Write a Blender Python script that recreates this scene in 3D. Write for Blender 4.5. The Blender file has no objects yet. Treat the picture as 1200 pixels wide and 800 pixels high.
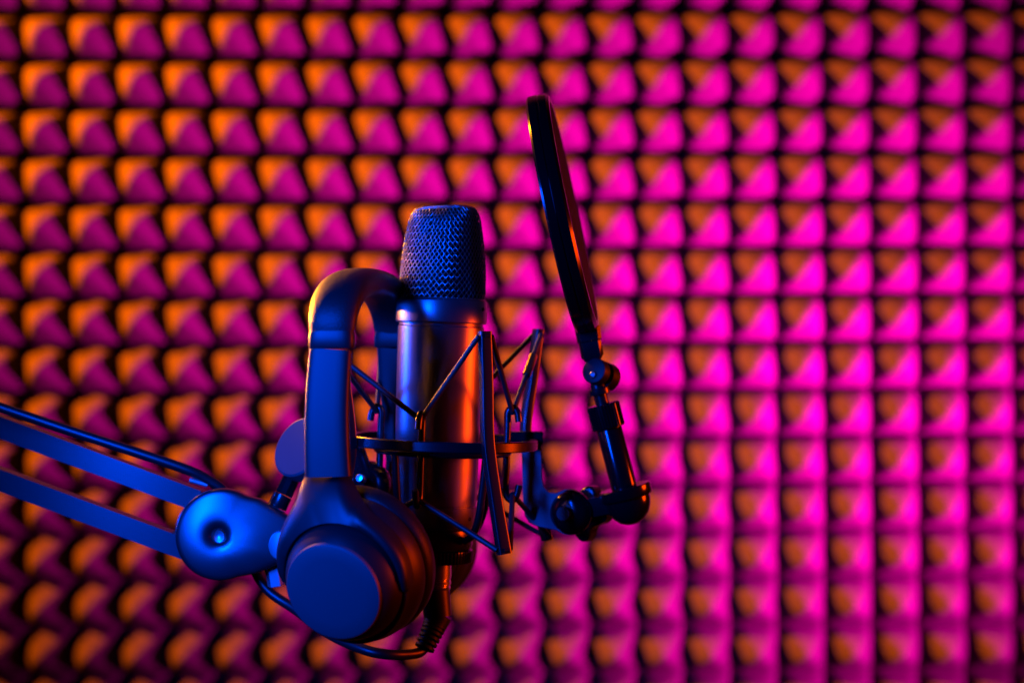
import bpy, bmesh, math, random
from mathutils import Vector, Matrix, Quaternion
R = math.radians
random.seed(7)
scene = bpy.context.scene
COL = scene.collection

# ------------------------------------------------------------------ camera
F_PX = 2000.0            # focal length in photo pixels (1200 wide): 60 mm lens, 1 m to the microphone
cam_d = bpy.data.cameras.new('camera'); cam = bpy.data.objects.new('camera', cam_d); COL.objects.link(cam)
cam.location = (0, -1.0, 0); cam.rotation_euler = (R(90), 0, 0)
cam_d.sensor_width = 36; cam_d.lens = 60; cam_d.clip_start = .02; cam_d.clip_end = 50
cam_d.dof.use_dof = True; cam_d.dof.focus_distance = .955; cam_d.dof.aperture_fstop = 3.6
cam_d.dof.aperture_blades = 7
scene.camera = cam

# ------------------------------------------------------------------ world: a dark studio
world = bpy.data.worlds.new('World'); scene.world = world; world.use_nodes = True
world.node_tree.nodes['Background'].inputs[0].default_value = (.004, .004, .02, 1)
world.node_tree.nodes['Background'].inputs[1].default_value = .05
scene.view_settings.view_transform = 'Standard'; scene.view_settings.look = 'None'
scene.view_settings.exposure = 0; scene.view_settings.gamma = 1

# ------------------------------------------------------------------ studio lamps and added fills
def area(name, loc, aim, size, power, colour, spread=180, sy=None):
    d = bpy.data.lights.new(name, 'AREA'); o = bpy.data.objects.new(name, d); COL.objects.link(o)
    d.shape = 'RECTANGLE' if sy else 'DISK'; d.size = size
    if sy: d.size_y = sy
    d.energy = power; d.color = colour; d.spread = R(spread)
    o.location = loc
    o.rotation_euler = (Vector(aim) - Vector(loc)).to_track_quat('-Z', 'Y').to_euler()
    return o
def spot(name, loc, aim, power, colour, angle, blend=.6, radius=.02):
    d = bpy.data.lights.new(name, 'SPOT'); o = bpy.data.objects.new(name, d); COL.objects.link(o)
    d.energy = power; d.color = colour; d.spot_size = R(angle); d.spot_blend = blend; d.shadow_soft_size = radius
    o.location = loc
    o.rotation_euler = (Vector(aim) - Vector(loc)).to_track_quat('-Z', 'Y').to_euler()
    return o
ORANGE = (1, .125, .0); MAGENTA = (1, 0, .42); BLUE = (0, .062, 1.0); RED = (1, .045, .0); AMBER = (1, .30, .01)
area('orange_lamp', (-1.5, .12, .80), (-.36, .82, .24), .1, 82, ORANGE, 57)
area('added_amber_spot', (-.62, .26, .16), (-.128, -.085, .03), .08, .9, AMBER, 15)  # added narrow beam that puts the gold on the headband pad
area('orange_rim_lamp', (-.54, .46, .38), (-.06, 0, 0), .10, .42, AMBER, 50)
area('magenta_lamp', (.86, .16, -.27), (.27, .82, .01), .12, 70, MAGENTA, 62)
area('blue_strip_softbox', (-.33, -.45, .10), (-.12, 0, -.05), .055, 1.6, BLUE, 62, .30)
area('added_blue_fill', (-.75, .13, .04), (-.1, .0, -.05), .14, .32, BLUE, 44)  # added fill that turns the left-facing edges blue
area('red_lamp', (.8, .0, .0), (0, 0, -.06), .28, .55, RED, 50)

def P(px, py, y=0.0):
    """a point of the place, y metres behind the microphone, found from where the photograph shows it"""
    k = (1.0 + y) / F_PX
    return Vector(((px - 600) * k, y, (400 - py) * k))
# ------------------------------------------------------------------ the foam wall
def mat(name, col, rough=.5, metal=0, spec=.5, **kw):
    m = bpy.data.materials.new(name); m.use_nodes = True
    b = m.node_tree.nodes['Principled BSDF']
    b.inputs['Base Color'].default_value = (*col, 1); b.inputs['Roughness'].default_value = rough
    b.inputs['Metallic'].default_value = metal; b.inputs['Specular IOR Level'].default_value = spec
    for k, v in kw.items(): b.inputs[k].default_value = v
    return m
def bump(m, scale, dist, detail=3, colvar=0, roughvar=0):
    nt = m.node_tree; b = nt.nodes['Principled BSDF']
    tc = nt.nodes.new('ShaderNodeTexCoord'); n = nt.nodes.new('ShaderNodeTexNoise')
    n.inputs['Scale'].default_value = scale; n.inputs['Detail'].default_value = detail
    nt.links.new(tc.outputs['Object'], n.inputs['Vector'])
    bp = nt.nodes.new('ShaderNodeBump'); bp.inputs['Strength'].default_value = 1; bp.inputs['Distance'].default_value = dist
    nt.links.new(n.outputs['Fac'], bp.inputs['Height']); nt.links.new(bp.outputs['Normal'], b.inputs['Normal'])
    return m
FOAM = bump(mat('grey_foam', (.03, .03, .03), .95, 0, .05), 900, .0004)
PITCH = .0508; DEPTH = .05; Y0 = .845
def profile(u, v):
    a, b = abs(2*u), abs(2*v)
    t = min(1, (a**PN+b**PN)**(1/PN)) if PN < 50 else max(a, b)
    c = math.cos(math.pi*u)*math.cos(math.pi*v)
    lin = 1-(math.sqrt(t*t+TIP*TIP)-TIP)/(math.sqrt(1+TIP*TIP)-TIP)
    e = max(0, (max(a, b)-.86)/.14)          # trench added to make the lines between pyramids go black
    return DEPTH*(MIX*c+(1-MIX)*lin)-.012*e*e
PN, TIP, MIX = 4.0, .36, .0
def pyramid_mesh(name, cells=None, n=16):
    vs, fs = [], []
    for (cx, cz) in cells or [(0, 0)]:
        o = len(vs)
        for j in range(n+1):
            for i in range(n+1):
                u, v = i/n-.5, j/n-.5
                vs.append(((cx+u)*PITCH, -profile(u, v), (cz+v)*PITCH))
        for j in range(n):
            for i in range(n):
                a = o+j*(n+1)+i
                fs.append((a, a+1, a+n+2, a+n+1))
    me = bpy.data.meshes.new(name); me.from_pydata(vs, [], fs); me.materials.append(FOAM)
    me.polygons.foreach_set('use_smooth', [True]*len(fs)); me.update()
    return me
def link(name, me, parent=None):
    o = bpy.data.objects.new(name, me); COL.objects.link(o)
    if parent: o.parent = parent
    return o
bm = bmesh.new()
bmesh.ops.create_cube(bm, size=1, matrix=Matrix.Translation((0, .040, 0)) @ Matrix.Diagonal((2.6, .04, 2.0, 1)))
me = bpy.data.meshes.new('wall'); bm.to_mesh(me); bm.free(); me.materials.append(FOAM)
wall = link('wall', me); wall.location = (0, Y0, 0); wall.rotation_euler = (0, R(-.35), 0)
wall['kind'] = 'structure'; wall['label'] = 'wall covered in dark grey pyramid acoustic foam behind the microphone'
OX, OZ = .0071, .5*PITCH-.0012         # where the pyramids' tips sit
inner, outer = [], []
for j in range(-17, 17):
    for i in range(-24, 24):
        x, z = OX+i*PITCH, OZ+j*PITCH
        k = F_PX/(1+Y0)
        px, py = 600+x*k, 400-z*k
        (inner if 20 < px < 1185 and 18 < py < 785 else outer).append((i, j))
print('pyramids', len(inner))
pm = pyramid_mesh('foam_pyramid')
for (i, j) in inner:
    o = link('foam_pyramid', pm, wall); o.location = (OX+i*PITCH, 0, OZ+j*PITCH)
o = link('foam_edge', pyramid_mesh('foam_edge', outer, 8), wall); o.location = (OX, 0, OZ); o['kind'] = 'stuff'
# ------------------------------------------------------------------ mesh helpers
def lerp(a, b, t): return a+(b-a)*t
def frame(axis, hint=(0, 0, 1)):
    z = Vector(axis).normalized(); h = Vector(hint)
    if abs(z.dot(h)) > .98: h = Vector((0, -1, 0)) if abs(z.y) < .9 else Vector((1, 0, 0))
    x = h.cross(z).normalized(); return x, z.cross(x), z
class MB:
    """collects shapes for one mesh object"""
    def __init__(s): s.bm = bmesh.new()
    def rings(s, rows, closed=True, caps=True, loop=False):
        bm = s.bm; R_ = [[bm.verts.new(p) for p in r] for r in rows]
        n = len(rows[0]); m = len(R_)
        for i in range(m if loop else m-1):
            A, B = R_[i], R_[(i+1) % m]
            for j in range(n if closed else n-1):
                k = (j+1) % n
                bm.faces.new((A[j], A[k], B[k], B[j]))
        if caps and not loop and closed:
            bm.faces.new(R_[0][::-1]); bm.faces.new(R_[-1])
        return s
    def lathe(s, prof, o, axis, n=64, sx=1, sy=1, hint=(0, 0, 1), knurl=None):
        x, y, z = frame(axis, hint); o = Vector(o); rows = []
        for q in prof:
            r, h = q[0], q[1]; row = []
            for j in range(n):
                t = 2*math.pi*j/n; rr = max(r, 1e-5)
                if knurl and len(q) > 2: rr += knurl*(1 if j % 4 < 2 else -1)
                row.append(o+x*(rr*math.cos(t)*sx)+y*(rr*math.sin(t)*sy)+z*h)
            rows.append(row)
        return s.rings(rows)
    def tube(s, pts, r, n=12, smooth=6, flat=1.0):
        pts = [Vector(p) for p in pts]
        if smooth and len(pts) > 2: pts = catmull(pts, smooth)
        m = len(pts); rows = []; up = None
        for i, p in enumerate(pts):
            t = (pts[min(i+1, m-1)]-pts[max(i-1, 0)]).normalized()
            if up is None: up = frame(t)[0]
            up = (up-t*up.dot(t)).normalized(); b = t.cross(up)
            rr = r(i/(m-1)) if callable(r) else r
            rows.append([p+up*(rr*math.cos(2*math.pi*j/n))+b*(rr*flat*math.sin(2*math.pi*j/n)) for j in range(n)])
        return s.rings(rows)
    def ringbar(s, o, axis, r, w, h, n=96, hint=(0, 0, 1), bev=.0006):
        """a flat hoop: mean radius r, wall w, height h"""
        x, y, z = frame(axis, hint); o = Vector(o); rows = []
        a, b = w/2, h/2
        sec = [(-a, -b+bev), (-a, b-bev), (-a+bev, b), (a-bev, b), (a, b-bev), (a, -b+bev), (a-bev, -b), (-a+bev, -b)]
        for j in range(n):
            t = 2*math.pi*j/n; d = x*math.cos(t)+y*math.sin(t)
            rows.append([o+d*(r+q[0])+z*q[1] for q in sec])
        return s.rings(rows, loop=True)
    def torus(s, o, axis, r, w, n=96, m=12):
        x, y, z = frame(axis); o = Vector(o); rows = []
        for j in range(n):
            t = 2*math.pi*j/n; d = x*math.cos(t)+y*math.sin(t)
            rows.append([o+d*(r+w*math.cos(2*math.pi*k/m))+z*(w*math.sin(2*math.pi*k/m)) for k in range(m)])
        return s.rings(rows, loop=True)
    def sweep(s, pts, secs, across):
        """pts with a section (half width, half thickness, roundness) each; across = width direction"""
        m = len(pts); rows = []
        for i, p in enumerate(pts):
            t = (pts[min(i+1, m-1)]-pts[max(i-1, 0)]).normalized()
            w = Vector(across[i] if isinstance(across, list) else across); w = (w-t*w.dot(t)).normalized(); b = w.cross(t)
            hw, ht, e = secs[i]; row = []
            for j in range(28):
                q = 2*math.pi*(j+.5)/28; c, d = math.cos(q), math.sin(q)
                row.append(p+w*(hw*math.copysign(abs(c)**(2/e), c))+b*(ht*math.copysign(abs(d)**(2/e), d)))
            rows.append(row)
        return s.rings(rows)
    def prism(s, out, depth, off=Vector((0, 0, 0)), bev=.0005):
        """outline (points) extruded by the vector depth with a small bevel"""
        bm = s.bm; out = [Vector(p)+off for p in out]; c = sum(out, Vector())/len(out); dv = Vector(depth); d1 = dv.normalized()
        n = len(out); ins = []
        for i, p in enumerate(out):
            e0 = (p-out[i-1]).normalized(); e1 = (out[(i+1) % n]-p).normalized()
            nn = (e0+e1).cross(d1).normalized()
            ins.append(nn)
        area_ = sum((out[i]-c).cross(out[(i+1) % n]-c).dot(d1) for i in range(n))
        sg = -1 if area_ > 0 else 1
        rows = [[p+ins[i]*bev*sg for i, p in enumerate(out)], [p+d1*bev for p in out], [p+dv-d1*bev for p in out], [p+dv+ins[i]*bev*sg for i, p in enumerate(out)]]
        return s.rings(rows)
    def box(s, o, sx, sy, sz, x=(1, 0, 0), z=(0, 0, 1), bev=.0005):
        X = Vector(x).normalized(); Z = Vector(z).normalized(); Y = Z.cross(X).normalized(); o = Vector(o)
        out = [o+X*a*sx/2+Y*b*sy/2-Z*sz/2 for a, b in ((-1, -1), (1, -1), (1, 1), (-1, 1))]
        return s.prism(out, Z*sz, bev=bev)
    def build(s, name, material, parent=None, sharp=38, kind=None):
        bm = s.bm; bmesh.ops.recalc_face_normals(bm, faces=bm.faces)
        for f in bm.faces: f.smooth = True
        for e in bm.edges:
            if len(e.link_faces) == 2: e.smooth = e.calc_face_angle(0) < R(sharp)
        base = parent
        while base is not None and base.parent is not None: base = base.parent
        if base is not None: bmesh.ops.translate(bm, verts=bm.verts, vec=-base.location)
        me = bpy.data.meshes.new(name); bm.to_mesh(me); bm.free(); me.materials.append(material)
        o = bpy.data.objects.new(name, me); COL.objects.link(o)
        if parent is not None: o.parent = parent
        if kind: o['kind'] = kind
        return o
def catmull(p, k=6):
    q = [p[0]*2-p[1]]+list(p)+[p[-1]*2-p[-2]]; out = []
    for i in range(1, len(q)-2):
        a, b, c, d = q[i-1:i+3]
        for j in range(k):
            t = j/k
            out.append(.5*((2*b)+(c-a)*t+(2*a-5*b+4*c-d)*t*t+(3*b-a-3*c+d)*t**3))
    out.append(q[-2]); return out
def thing(name, label, cat, loc):
    o = bpy.data.objects.new(name, None); COL.objects.link(o); o.location = loc
    o.empty_display_size = .02; o['label'] = label; o['category'] = cat
    return o

# ------------------------------------------------------------------ materials
BODY = bump(mat('satin_grey_metal', (.30, .30, .305), .33, .95), 2600, .00002)
CHROME = mat('polished_metal', (.75, .74, .72), .24, 1)
WIRE = mat('grille_wire', (.45, .45, .46), .30, 1)
LINER = mat('grille_liner', (.008, .008, .009), .9, 0, .08)
BLACK = bump(mat('black_coated_metal', (.006, .006, .007), .26, 0, .55), 1800, .00002)
GLOSS = mat('gloss_black_metal', (.004, .004, .0045), .16, 0, .5)
ARM = bump(mat('satin_painted_arm', (.07, .07, .075), .36, .7, .7), 2200, .00003)
PAINT = bump(mat('satin_painted_plate', (.10, .10, .105), .30, .9, .6), 2200, .00002)
STEEL = mat('brushed_steel', (.80, .80, .80), .45, 1)
DULL = mat('dull_black_plastic', (.006, .006, .006), .5, 0, .25)
RUBBER = mat('black_elastic_cord', (.015, .015, .015), .5, 0, .5)
CORD = mat('black_cable_jacket', (.008, .008, .009), .38, 0, .45)
SOFT = bump(mat('matte_black_plastic', (.009, .009, .010), .44, 0, .36), 2600, .00002)
PLATE = bump(mat('fine_textured_plastic', (.05, .05, .052), .55, 0, .75), 4200, .00004)
LEATHER = bump(mat('black_leatherette', (.008, .008, .008), .42, 0, .22), 1300, .00022, 5)
FABRIC = bump(mat('black_nylon_mesh', (.018, .018, .018), .8, 0, .2), 4000, .0001)
DARKGAP = mat('recess', (.004, .004, .004), .8, 0, .1)

# ================================================================== microphone
TILT = R(1.9)
MU = Vector((math.sin(TILT), 0, math.cos(TILT)))            # the microphone's axis, top leaning a little
MO = P(518, 352, 0)                                        # centre of the collar's top rim
def M(h): return MO+MU*h
mic = thing('microphone', 'upright satin metal studio microphone with tapered wire mesh head held in the spider mount', 'microphone', M(-.146))
MB().lathe([(.0225, 0), (.0262, 0), (.0266, -.0006), (.0266, -.0126), (.0261, -.0132), (.024, -.0132)], M(0), MU, 96).build('collar', BODY, mic)
MB().lathe([(.0247, -.0130), (.0247, -.0150), (.0253, -.0156), (.0247, -.080), (.0241, -.1186), (.0237, -.1190)], M(0), MU, 96).build('body', BODY, mic)
MB().lathe([(.0236, -.1188), (.0236, -.1194), (.0240, -.1198), (.0237, -.1300), (.0222, -.1325), (.0205, -.1330)], M(0), MU, 96).build('base_collar', BODY, mic)
def hole(px, py, y, r, d, nm):
    c = P(px, py, y); dr = Vector((c.x-MO.x, c.y, 0)).normalized()
    return MB().lathe([(r, -.001), (r, .0004), (r*.75, .0006), (r*.7, -.0003), (.0001, -.0003)], c, dr, 20).build(nm, DARKGAP, mic)
ang = R(-18)
for h, rr, ang in ((-.0055, .0266, R(-24)), (-.1268, .0238, R(-30))):
    d = Vector((math.cos(ang), math.sin(ang), 0))
    MB().lathe([(.0011, -.002), (.0011, .0003), (.0008, .0004), (.0007, -.0004), (.0001, -.0004)], M(h)+d*rr, d, 20).build('screw_hole', DARKGAP, mic)
# the tapered head: two flat faces with rounded ends
E2 = Vector((-.50, -.866, 0)); E1 = Vector((.866, -.50, 0))
def head(t, th, g=1.0):
    """t 0..1 up the head, 1..2 over the rounded top"""
    a_, b_, e, z = .0249, .0249, 2.0, t*.0535
    if t <= 1:
        s = t**1.15; a_ = lerp(.0249, .0198, s); b_ = lerp(.0249, .0125, s); e = lerp(2.0, 3.3, min(1, t*1.6))
        if t > .86:
            q = (t-.86)/.14; k = 1-.10*q*q; a_ *= k; b_ *= k*(1-.06*q*q)
    else:
        q = t-1; e = 3.3; a_ = .0198*.9*(1-.75*q); b_ = .0125*.846*(1-.85*q); z = .0535+.0022*math.sin(min(1, q*1.6)*math.pi/2)
    c, d = math.cos(th), math.sin(th)
    return MO+E1*(g*a_*math.copysign(abs(c)**(2/e), c))+E2*(g*b_*math.copysign(abs(d)**(2/e), d))+MU*z
mb = MB(); rows = []
for i in range(25):
    rows.append([head(i/14 if i < 14 else 1+(i-14)/10, 2*math.pi*j/64, .955)-MU*.0006 for j in range(64)])
mb.rings(rows); mb.build('grille_liner', LINER, mic)
# equal spacing round the head by arc length, so the weave stays even on the flat faces
def arc_table(t, n=240):
    pts = [head(t, 2*math.pi*j/n) for j in range(n+1)]; L = [0]
    for i in range(n): L.append(L[-1]+(pts[i+1]-pts[i]).length)
    return [q/L[-1] for q in L]
NT = 46; tabs = [arc_table(1.28*i/(NT-1)) for i in range(NT)]
def on_head(i, f, g):
    tb = tabs[i]; f %= 1; lo, hi = 0, len(tb)-1
    while hi-lo > 1:
        m = (lo+hi)//2
        if tb[m] <= f: lo = m
        else: hi = m
    q = (f-tb[lo])/max(1e-9, tb[hi]-tb[lo])
    return head(1.28*i/(NT-1), 2*math.pi*(lo+q)/(len(tb)-1), g)
NW = 46
mb = MB()
for fam in (1, -1):
    for k in range(NW):
        path = []
        for i in range(NT):
            tt = 1.28*i/(NT-1)
            turn = fam*tt*.29
            cross = NW*2*abs(turn)          # crossings passed so far: over one, under the next
            w = .0022*math.cos(math.pi*(cross+(0 if fam > 0 else 1)))*12
            path.append(on_head(i, k/NW+turn, 1+.0125*math.cos(math.pi*(cross+(0 if fam > 0 else 1)))))
        mb.tube(path, .00028, 5, 2)
g = mb.build('mesh_grille', WIRE, mic, 80); g['kind'] = 'stuff'
MB().lathe([(.0252, -.0002), (.0256, .0006), (.0252, .0012), (.0244, .0012), (.0244, -.0002)], M(0), MU, 96).build('grille_rim', BODY, mic)

# ================================================================== shock mount
RC = P(519, 525, 0); RC.z = -.0586                          # centre of the outer hoop
RU = MU.copy()
mount = thing('shock_mount', 'black spider shock mount with bent posts and elastic cords around the microphone', 'shock mount', RC)
MB().ringbar(RC, RU, .0535, .0042, .0060).build('outer_ring', BLACK, mount)
TH = [R(-59), R(30), R(121), R(211)]
def pol(th, r, z): return RC+Vector((math.cos(th)*r, math.sin(th)*r, 0))+RU*z
posts = [  # top, middle, bottom as seen
    (P(568, 388, -.050), P(570, 450, -.0505), P(571.5, 515, -.0515), P(579, 575, -.053), P(591, 649, -.056)),
    (P(631, 386, .034), P(624, 440, .031), P(616, 505, .027), P(624, 560, .029), P(641, 632, .034)),
    (P(454, 392, .052), P(457, 440, .050), P(461, 510, .047), P(458, 560, .05), P(450, 630, .055)),
    (P(398, 416, -.034), P(404, 450, -.031), P(411, 520, -.029), P(404, 570, -.03), P(392, 640, -.034))]
def post_mb(pts, th, hw=.0036, ht=.0027):
    pp = catmull([Vector(p) for p in pts], 8); n = len(pp)
    tang = Vector((-math.sin(th), math.cos(th), 0))
    return MB().sweep(pp, [(hw*(1 if i/(n-1) < .8 else 1+.12*(i/(n-1)-.8)/.2), ht, 5.5) for i in range(n)], tang)
for pts, th in zip(posts, TH):
    o = post_mb(pts, th).build('post', BLACK, mount)
    t_ = Vector(pts[0]); dirv = (Vector(pts[0])-Vector(pts[1])).normalized(); dr = Vector((math.cos(th), math.sin(th), 0))
    for q in (pts[0], pts[-1]):
        s_ = 1 if q is pts[0] else -1
        MB().box(Vector(q)-dirv*s_*.0024+dr*.0026, .0034, .0016, .0022, x=(-math.sin(th), math.cos(th), 0), z=dirv).build('cord_slot', BLACK, o)
# inner cradle: rod ring, four hooked rods, rods down to the threaded nut
CZ = -.0053
CR = .0385
MB().torus(RC+RU*CZ, RU, CR, .0019, 96, 12).build('cradle_ring', BLACK, mount)
HK = [R(-106), R(-12), R(78), R(166)]
hook_top, hook_bot = [], []
for k, th in enumerate(HK):
    dr = Vector((math.cos(th), math.sin(th), 0)); tn = Vector((-math.sin(th), math.cos(th), 0))
    zt = .0205 if k != 0 else .0180
    o_ = RC+dr*CR
    path = [o_+dr*.0066+RU*(zt-.0085), o_+dr*.0055+RU*(zt-.003), o_+dr*.0028+RU*(zt-.0002), o_+RU*(zt-.003), o_+RU*(zt-.010), o_+RU*.0, o_+RU*-.015,
            o_+RU*-.027, o_+dr*.0012+RU*-.0315, o_+dr*.0042+RU*-.0335, o_+dr*.0066+RU*-.0305, o_+dr*.0080+RU*-.0245]
    MB().tube(path, .0021, 12, 6).build('hook_rod', BLACK, mount)
    hook_top.append(o_+dr*.0026+RU*(zt-.0035)); hook_bot.append(o_+dr*.0042+RU*-.0300)
for th in (R(-46), R(40), R(134), R(226)):
    dr = Vector((math.cos(th), math.sin(th), 0)); o_ = RC+dr*(CR-.001)
    path = [o_+RU*CZ, o_-dr*.002+RU*(CZ-.018), o_-dr*.005+RU*-.043, RC+dr*.028+RU*-.0525, RC+dr*.0215+RU*-.0565]
    MB().tube(path, .0022, 12, 6).build('cradle_rod', BLACK, mount)
MB().lathe([(.018, -.1330), (.0224, -.1330), (.0228, -.1345), (.0226, -.1425), (.0216, -.1445), (.018, -.1450)], M(0), MU, 96).build('cradle_cup', BLACK, mount)
MB().lathe([(.012, -.1452), (.0226, -.1452), (.0230, -.1458, 1), (.0230, -.1515, 1), (.0226, -.1522), (.012, -.1522)], M(0), MU, 256, knurl=.00028).build('threaded_nut', GLOSS, mount, 25)
def cord(a, b, r=.0016, sag=.0):
    a, b = Vector(a), Vector(b)
    return MB().tube([a, lerp(a, b, .5)-Vector((0, 0, sag)), b], r, 10, 4).build('elastic_cord', RUBBER, mount)
def near(p, th, t):  # a point on the side of a post
    return Vector(p)+Vector((-math.sin(th), math.cos(th), 0))*.0042*t
for k in range(4):
    top, bot = posts[k][0], posts[k][-1]; th = TH[k]
    dn = (posts[k][1]-posts[k][0]).normalized()*.0028; upv = (posts[k][-2]-posts[k][-1]).normalized()*.0026
    c1 = cord(near(top, th, -1)+dn, hook_top[k]); c2 = cord(near(top, th, 1)+dn, hook_top[(k+1) % 4])
    cord(near(bot, th, -1)+upv, hook_bot[k]); cord(near(bot, th, 1)+upv, hook_bot[(k+1) % 4])
    if k == 1:
        a, b = near(top, th, -1)+dn, hook_top[k]
        MB().tube([lerp(a, b, .28), lerp(a, b, .53)], .0026, 10, 0).build('crimp_sleeve', mat('brass_crimp', (.55, .42, .18), .3, 1), mount)
# bracket that carries the pop filter
br = [(611, 514), (634, 514), (635, 560), (637, 570), (643, 577), (652, 578), (662, 573.5)]
for k in range(0, 15):
    t = R(82-k*13.5); br.append((668+27*math.cos(t), 600-27*math.sin(t)))
br += [(652, 621), (628, 616), (620, 612), (615, 604), (613, 590)]
BY = .012
MB().prism([P(a, b, BY) for a, b in br], (0, .0042, 0), bev=.0004).build('pop_filter_bracket', bump(mat('blue_black_coat', (.16, .16, .17), .6, .2, .4), 3000, .00003), mount)
a = P(598, 513, .012); b_ = P(634, 513, .0135)
MB().box((a+b_)/2+Vector((0, .003, 0)), .0195, .012, .0075, x=(1, .05, 0)).build('bracket_block', BLACK, mount)
# swivel joint under the hoop, towards the boom
sw = P(432, 566, .012)
MB().lathe([(.0001, .0135), (.006, .012), (.0105, .0085), (.0133, .002), (.0133, -.004), (.0105, -.010), (.006, -.0135), (.0001, -.014)], sw, (-.25, -.6, .75), 48).build('swivel_ball', GLOSS, mount)
MB().tube([sw, lerp(sw, pol(R(180), .0535, 0), .5)+Vector((0, 0, -.002)), pol(R(176), .0535, -.002)], .0062, 16, 6).build('swivel_neck', BLACK, mount)
MB().lathe([(.0001, .0032), (.002, .003), (.0028, .002), (.0028, -.002)], P(423, 561, -.006), (-.3, -.9, .3), 24).build('swivel_screw', CHROME, mount)
MB().tube([sw, P(380, 590, .012), P(335, 632, .006)], .0075, 20, 6).build('swivel_arm', BLACK, mount)

# ================================================================== pop filter
PT = Vector((-.25, 0, .968)).normalized()
cupc = P(733, 577, .010)
pop = thing('pop_filter', 'round black pop filter seen almost edge on, on a short jointed tube', 'pop filter', P(736, 614, .010))
# swivel cup
MB().lathe([(.010, .0035), (.0152, .0035), (.0158, .0028), (.0158, -.0022), (.0152, -.0030), (.0137, -.0036), (.0136, -.006), (.0128, -.0095), (.0108, -.0137), (.0075, -.0170), (.0035, -.0188), (.0001, -.0192)], cupc, PT, 72).build('socket_cup', GLOSS, pop)
MB().box(P(704, 592, .011), .016, .009, .0112, x=(1, 0, .18)).build('socket_neck', BLACK, pop)
capc = P(667, 600, .0085); kax = Vector((-.42, -.90, .05)).normalized()
MB().lathe([(.001, .0062), (.0030, .0060), (.0033, .0050), (.0062, .0048), (.0095, .0036), (.0118, .0014), (.0124, -.0012), (.0132, -.0020), (.0132, -.0040), (.0120, -.0044)], capc, kax, 64).build('pivot_cap', GLOSS, pop)
MB().lathe([(.0001, .0070), (.0009, .0070), (.0011, .0080), (.0022, .0078), (.0030, .0068), (.0031, .0045)], capc, kax, 24).build('pivot_screw', STEEL, pop)
# lobed wing knob behind the bracket
x_, y_, z_ = frame(kax); kc = P(683, 600, .026); rows = []
for h, s in ((.0055, .90), (.0045, .98), (-.0045, 1), (-.0058, .90)):
    row = []
    for j in range(96):
        t = 2*math.pi*j/96; r = (.0150+.0028*math.cos(5*t+.6))*s
        row.append(kc+x_*(r*math.cos(t))+y_*(r*math.sin(t))+z_*h)
    rows.append(row)
MB().rings(rows).build('wing_knob', BLACK, pop)
MB().lathe([(.004, .02), (.004, -.02)], lerp(capc, kc, .5), kax, 24).build('pivot_bolt', BLACK, pop)
tb = cupc+PT*.002; 
def T(h): return cupc+PT*h
MB().lathe([(.0076, .0), (.0077, .040), (.0074, .0405)], cupc, PT, 64).build('tube', GLOSS, pop)
MB().lathe([(.0070, .0395), (.0092, .0395), (.0096, .0402, 1), (.0096, .0532, 1), (.0091, .0540), (.0045, .0540)], cupc, PT, 136, knurl=.00036).build('knurled_nut', GLOSS, pop, 25)
MB().lathe([(.0040, .0535), (.0040, .0600), (.0061, .0600), (.0063, .0606), (.0063, .0634), (.0058, .0640), (.0046, .0640), (.0042, .070)], cupc, PT, 40).build('neck_flange', BLACK, pop)
ja = P(696, 434, .003); jb = P(710, 441, .016); jax = (ja-jb).normalized()
MB().lathe([(.0066, .0006), (.0074, .0003), (.0078, -.0006), (.0078, -.0060), (.0070, -.0066)], ja, jax, 48).build('joint_disc', DULL, pop)
MB().lathe([(.0066, .0060), (.0080, .0052), (.0084, -.0030), (.0074, -.0042)], jb, jax, 48).build('joint_disc', DULL, pop)
MB().lathe([(.0001, .0022), (.0012, .0022), (.0016, .0030), (.0022, .0026), (.0023, .001)], ja+Vector((.0005, 0, -.003)), jax, 24).build('joint_screw', CHROME, pop)
PD = Vector((-.208, 0, .978)).normalized()
PC = P(660, 251, .010)
eps = R(5.2); N0 = Vector((PD.z, 0, -PD.x)); PN_ = (N0*math.cos(eps)+Vector((0, -1, 0))*math.sin(eps)).normalized()
RP = .0715
st0 = PC-PD*(RP-.003); st1 = P(694, 417, .010)
sx_ = PN_
mbk = MB(); rows = []
for q, hw, ht in ((0, .0075, .0072), (.45, .0072, .0068), (.5, .0066, .006), (1, .0066, .0058), (1.22, .004, .004)):
    c = lerp(st0, st1, q)
    rows.append([c+sx_*a*hw+Vector((0, -1, 0))*b*ht for a, b in ((-1, -.6), (-.7, -1), (.7, -1), (1, -.6), (1, .6), (.7, 1), (-.7, 1), (-1, .6))])
mbk.rings(rows).build('rim_clamp', BLACK, pop)
hw = .0066
rim = MB().lathe([(RP-.0055, -hw), (RP-.0012, -hw), (RP, -hw+.0012), (RP+.0002, -.0008), (RP-.0005, -.0003), (RP-.0005, .0003), (RP+.0002, .0008), (RP-.0002, hw-.0016), (RP-.0022, hw), (RP-.0055, hw), (RP-.0062, hw-.0018), (RP-.0062, -hw+.0018), (RP-.0055, -hw)], PC, PN_, 160, hint=PD)
# remove the two caps of the rim so that it stays a hoop
caps = [f for f in rim.bm.faces if len(f.verts) > 20]; bmesh.ops.delete(rim.bm, geom=caps, context='FACES_ONLY')
rim.build('filter_rim', GLOSS, pop)
for s in (1, -1):
    MB().lathe([(RP-.0050, s*(hw-.0002)), (.04, s*(hw+.0002)), (.0001, s*(hw+.0004)), (.0001, s*(hw-.0002)), (.04, s*(hw-.0004)), (RP-.0050, s*(hw-.0008))], PC, PN_, 96, hint=PD).build('filter_screen', FABRIC, pop)

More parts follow.
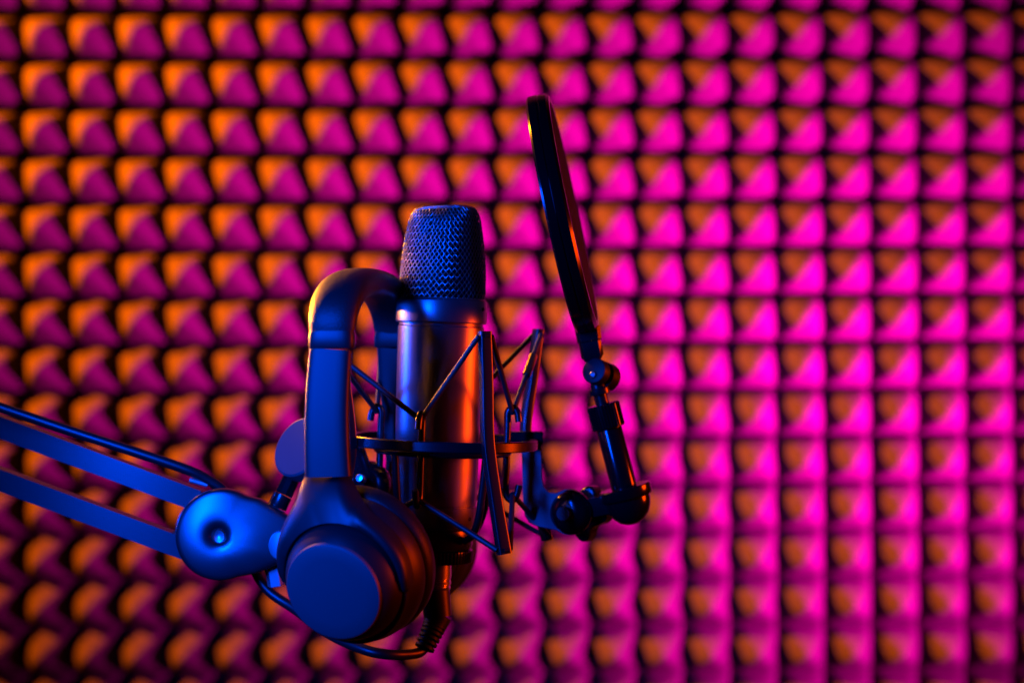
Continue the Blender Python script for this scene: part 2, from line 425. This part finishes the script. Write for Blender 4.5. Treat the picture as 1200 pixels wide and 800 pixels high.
# ================================================================== headphones
HA = Vector((.19, .98, 0)).normalized(); HW = Vector((.98, -.19, 0)).normalized()
HY = -.100
hp = thing('headphones', 'black over ear headphones hanging on the mount with one cup towards the camera', 'headphones', P(410, 768, HY))
L0 = P(389, 392, HY); S = .064; H = .0305
def arch(phi, rz=0):
    c = math.cos(phi); s_ = math.sin(phi)
    return L0+HA*(S-S*math.copysign(abs(c)**.85, c))+Vector((0, 0, H*abs(s_)**.85))
pts = [arch(math.pi*i/36) for i in range(37)]
secs = []
for i in range(37):
    q = i/36; bulge = math.sin(math.pi*q)**.5 if 0 < q < 1 else 0
    secs.append((.0118+.0026*bulge, .0048+.0036*bulge, 2.35)); pts[i] = pts[i]-Vector((0, 0, .0012*bulge*math.sin(math.pi*q)))
MB().sweep(pts, secs, HW).build('headband_pad', bump(mat('padded_leatherette', (.012, .012, .012), .46, 0, .33), 1100, .00025, 5), hp)
# near side: short sleeve, then the slider down to the yoke
def side(base, dz, sgn):
    sl = MB().sweep([base+Vector((0, 0, .002)), base+Vector((0, 0, -.0005)), base+Vector((0, 0, -.0066)), base+Vector((0, 0, -.0072))],
                    [(.0116, .0052, 4), (.0122, .0056, 4), (.0122, .0056, 4), (.0118, .0052, 4)], HW)
    return sl
side(L0, 0, 1).build('headband_sleeve', SOFT, hp)
leg = [P(388, 409, HY), P(385.5, 440, HY), P(383.5, 480, HY), P(383.5, 520, HY), P(385, 558, HY)]
lp = catmull(leg, 6); MB().sweep(lp, [(lerp(.0113, .0124, i/(len(lp)-1)), .0042, 4.5) for i in range(len(lp))], HW).build('slider', SOFT, hp)
F0 = L0+HA*(2*S)
side(F0, 0, -1).build('headband_sleeve', DULL, hp)
fl = [F0+Vector((.0, 0, -.0075)), F0+Vector((-.001, .002, -.03)), F0+Vector((.002, .004, -.075))]
lp = catmull(fl, 6); MB().sweep(lp, [(lerp(.0105, .0072, min(1, 1.6*i/(len(lp)-1))), .0042, 4.5) for i in range(len(lp))], HW).build('slider', DULL, hp)
def tabl(tab, a):
    for (a0, r0), (a1, r1) in zip(tab, tab[1:]):
        if a0 <= a <= a1:
            t = (a-a0)/(a1-a0); return lerp(r0, r1, t)
    return tab[-1][1]
def ear_cup(F, n, neck=True, el=1.05, mirror=False):
    """F: centre of the outer cap, n: outward direction"""
    n = Vector(n).normalized(); v = (Vector((0, 0, 1))-n*n.z).normalized(); u = v.cross(n)
    def Q(a, b, d): return F+u*a+v*b-n*d
    def lath(prof, nn=96, sv=1.0):
        mb = MB(); rows = []
        for r, d in prof:
            rows.append([Q(max(r, 1e-5)*math.cos(2*math.pi*j/nn), max(r, 1e-5)*sv*math.sin(2*math.pi*j/nn), d) for j in range(nn)])
        return mb.rings(rows)
    lath([(.0001, .0), (.018, .0001), (.0250, .0003), (.0264, .0008), (.0270, .0018), (.0270, .003)]).build('cap_plate', PLATE, hp)
    lath([(.020, .0024), (.0272, .0026), (.0292, .0048), (.0318, .0098), (.0331, .0148), (.0331, .020)]).build('cup_bevel', SOFT, hp)
    lath([(.030, .0165), (.0342, .0160), (.0350, .0168), (.0352, .0200), (.0376, .0250), (.0388, .0320), (.0382, .0350), (.030, .0352)], sv=el).build('cup_shell', SOFT, hp)
    mb = lath([(.025, .0345), (.0360, .0350), (.0388, .0372), (.0398, .0410), (.0396, .0460), (.0372, .0500), (.0315, .0520), (.0265, .0510), (.0240, .0470), (.024, .040)], sv=el*1.02).build('ear_cushion', LEATHER, hp)
    return Q
CF = P(389, 694, -.112)
Q = ear_cup(CF, (-.33, -.90, -.27))
# the yoke: a collar round the upper half of the cup that narrows to a neck under the slider
tab = [(-8, .0362), (20, .0378), (40, .0382), (55, .0388), (63, .0398), (70, .0420), (76, .0460), (80, .0510), (83, .0560), (85, .0598),
       (106, .0615), (109, .0570), (114, .0520), (121, .0485), (130, .0458), (142, .0432), (158, .0408), (175, .0385), (188, .0362)]
mb = MB(); rows = []; NA = 88
def yro(a):
    q = sum(tabl(tab, min(188, max(-8, a+da)))*w for da, w in ((-3, .2), (-1.5, .2), (0, .2), (1.5, .2), (3, .2)))
    return q
for i in range(NA+1):
    a = lerp(-8, 188, i/NA); ro = yro(a); ri = .0334
    if 85 <= a <= 106: ro = min(ro, .0592/math.sin(R(a)))
    c, s_ = math.cos(R(a)), math.sin(R(a)); row = []
    ext = min(1, max(0, (ro-.038)/.02))
    endt = min(1, min(i, NA-i)/6)
    dd = lerp(.0155, .0118, endt**.5)
    for r, d in ((ri, dd+.010), (ri, dd+.0006), (ri+.0006, dd), (lerp(ri, ro, .45), dd+.0001-.0028*ext), (lerp(ri, ro, .8), dd+.0012-.0052*ext), (lerp(ri, ro, .95), dd+.0028-.0058*ext), (ro, dd+.0055-.0050*ext), (ro, dd+.011-.0030*ext)):
        k = max(0, min(1, (r-.036)/.022))*min(1, ext*3)
        row.append(Q(r*c, r*s_, d)+Vector((0, .0215*k, 0)))
    rows.append(row)
mb.rings(rows); mb.build('yoke', SOFT, hp, 45)
ear_cup(P(519, 648, .105), (.50, .80, -.28))

# ================================================================== boom arm
AY = .004
sl = .371; adir = Vector((1, 0, -sl)).normalized(); aup = Vector((sl, 0, 1)).normalized()
boom = thing('boom_arm', 'dark metal boom arm with two parallel bars ending in a dished round plate', 'boom arm', P(257, 628, AY))
for (x0, y0), (x1, y1) in (((-160, 499-sl*160), (236, 499+sl*236)), ((-160, 560.5-sl*160), (232, 560.5+sl*232))):
    a, b_ = P(x0, y0, AY+.0398), P(x1, y1, AY)      # the far end runs a little away from the camera
    MB().box((a+b_)/2, .0125, .0125, (b_-a).length, x=aup, z=(b_-a), bev=.0007).build('bar', ARM, boom)
# end plates: dished front plate with a bolt hole, plain plate behind
pc = (257, 627); rp = 53.5
def plate_out(k=1.0):
    out = []
    tip_u, tip_l = (342, 609), (342, 654)
    a0 = 58; a1 = -66
    for i in range(49):
        t = R(lerp(a0, 360+a1, i/48)); out.append((pc[0]+rp*k*math.cos(t), pc[1]-rp*k*math.sin(t)))
    out += [(300, 671+1), (322, 662.5), tip_l, tip_u, (322, 596.5), (303, 586)]
    return out
HC = (255.5, 628); FY = -.016; LEAN = .10
out = plate_out(); rows = []
def prow(k, d, circ=None):
    row = []
    for (a, b) in out:
        q = P(lerp(HC[0], a, k), lerp(HC[1], b, k), FY); row.append(q+Vector((0, d+LEAN*(q.z+.1122), 0)))
    return row
def crow(r, d):
    row = []
    for (a, b) in out:
        v_ = Vector((a-HC[0], b-HC[1])).normalized(); q = P(HC[0]+v_.x*r, HC[1]+v_.y*r, FY); row.append(q+Vector((0, d+LEAN*(q.z+.1122), 0)))
    return row
mb = MB()
rows = [crow(8, .0085), crow(8, .0030), crow(9, .0020), crow(11.5, .0012), crow(14.5, .0006), crow(19, .0002)]
for k in (.52, .58, .63, .72, .80, .87, .93): rows.append(prow(k, .0026*k**3))
rows += [prow(.965, .0026), prow(.985, .0032), prow(1.0, .0050), prow(1.0, .0095), prow(.99, .0102)]
mb.rings(rows, caps=False).build('end_plate', PAINT, boom, 60)
MB().prism([P(a, b, .012) for a, b in plate_out(.985)], (0, .006, 0), bev=.0008).build('end_plate', ARM, boom)
MB().lathe([(.0001, .0016), (.0016, .0013), (.0030, .0002), (.0036, .0), (.0036, .012)], P(HC[0], HC[1], FY+.0045), (0, 1, 0), 32).build('pivot_bolt', STEEL, boom)
MB().tube([P(243, 568, .002), P(222, 562, .0)], .0016, 10, 0).build('edge_pin', STEEL, boom)
# silver tilt hardware between the plate tip and the headphones
MB().lathe([(.0001, .0030), (.004, .0028), (.0078, .0018), (.0088, .0004), (.0088, -.004)], P(331, 639, -.020), (-.35, -.93, .1), 40).build('tilt_bolt', STEEL, boom)
MB().lathe([(.0052, .008), (.0055, .0075), (.0055, -.0075), (.0052, -.008)], P(322, 670, -.002), (-.15, -.1, 1), 6).build('hex_nut', STEEL, boom, 20)
# round tilt knob on its stem
kn = Vector((-.56, -.72, .42)).normalized(); kc = P(355, 526, -.010)
MB().lathe([(.0001, .0042), (.0172, .0042), (.0184, .0034), (.0186, .0020), (.0186, -.0046), (.0176, -.0056), (.008, -.0060)], kc, kn, 72).build('tilt_knob', mat('satin_black_knob', (.045, .045, .047), .42, 0, .5), boom, 20)
s0 = P(346, 550, .0); s1 = P(320, 604, -.004); sd = (s1-s0); ln = sd.length; sd.normalize()
MB().lathe([(.0046, -.006), (.0050, 0), (.0054, ln*.52), (.0052, ln*.54)], s0, sd, 10).build('knob_stem', GLOSS, boom, 20)
MB().lathe([(.0050, ln*.55), (.0056, ln*.56), (.0057, ln*.80), (.0053, ln*.82)], s0, sd, 40).build('stem_collar', BLACK, boom)
MB().lathe([(.0055, ln*.83), (.0059, ln*.84), (.0060, ln*1.0), (.0054, ln*1.02)], s0, sd, 40).build('stem_ring', STEEL, boom)

# ================================================================== microphone cable
cab = thing('microphone_cable', 'black cable running along the boom and looping up to the plug under the microphone', 'cable', M(-.1525))
xo = M(-.1522)+Vector((.0012, 0, 0)); xd = -MU
MB().lathe([(.0070, -.004), (.0094, -.001), (.0095, .0100), (.0091, .0104), (.0091, .0112), (.0095, .0116), (.0095, .0135), (.0090, .0139), (.0090, .0146), (.0094, .0150), (.0092, .0165), (.0080, .0168)], xo, xd, 48).build('plug_shell', CHROME, cab)
b0 = xo+xd*.0160; b1 = P(513, 722, -.001); b2 = P(508, 735, -.003); b3 = P(497, 760, -.008)
MB().tube([b0, lerp(b0, b1, .5), b1], lambda t: .0088-.0006*t, 24, 6).build('plug_boot', CORD, cab)
pp = catmull([b1, b2, b3], 14); mb = MB(); n = len(pp); rows = []
for k in range(10):
    c = pp[int(1+k*(n-3)/9)]; t = (pp[min(n-1, int(2+k*(n-3)/9))]-c).normalized(); r = lerp(.0080, .0060, k/9)
    mb.lathe([(r*.72, -.0013), (r, -.0009), (r, .0006), (r*.72, .0011)], c, t, 28)
mb.tube(pp, lambda t: lerp(.0064, .0046, t), 16, 0)
mb.build('strain_relief', CORD, cab, 50)
path = [P(501, 752, -.006), P(493, 763, -.010), P(476, 766.5, -.018), P(452, 766, -.026), P(425, 760, -.024), P(385, 742, -.010), P(345, 713, .006), P(317, 694, .012), P(301, 672, .014), P(290, 640, .010), P(278, 600, .006),
        P(262, 575, .004), P(240, 560, .002), P(216, 549, .0), P(160, 530, -.001), P(80, 504, -.001), P(0, 477, -.001), P(-160, 423, -.001)]
MB().tube(path, .0030, 16, 8).build('cord', CORD, cab)
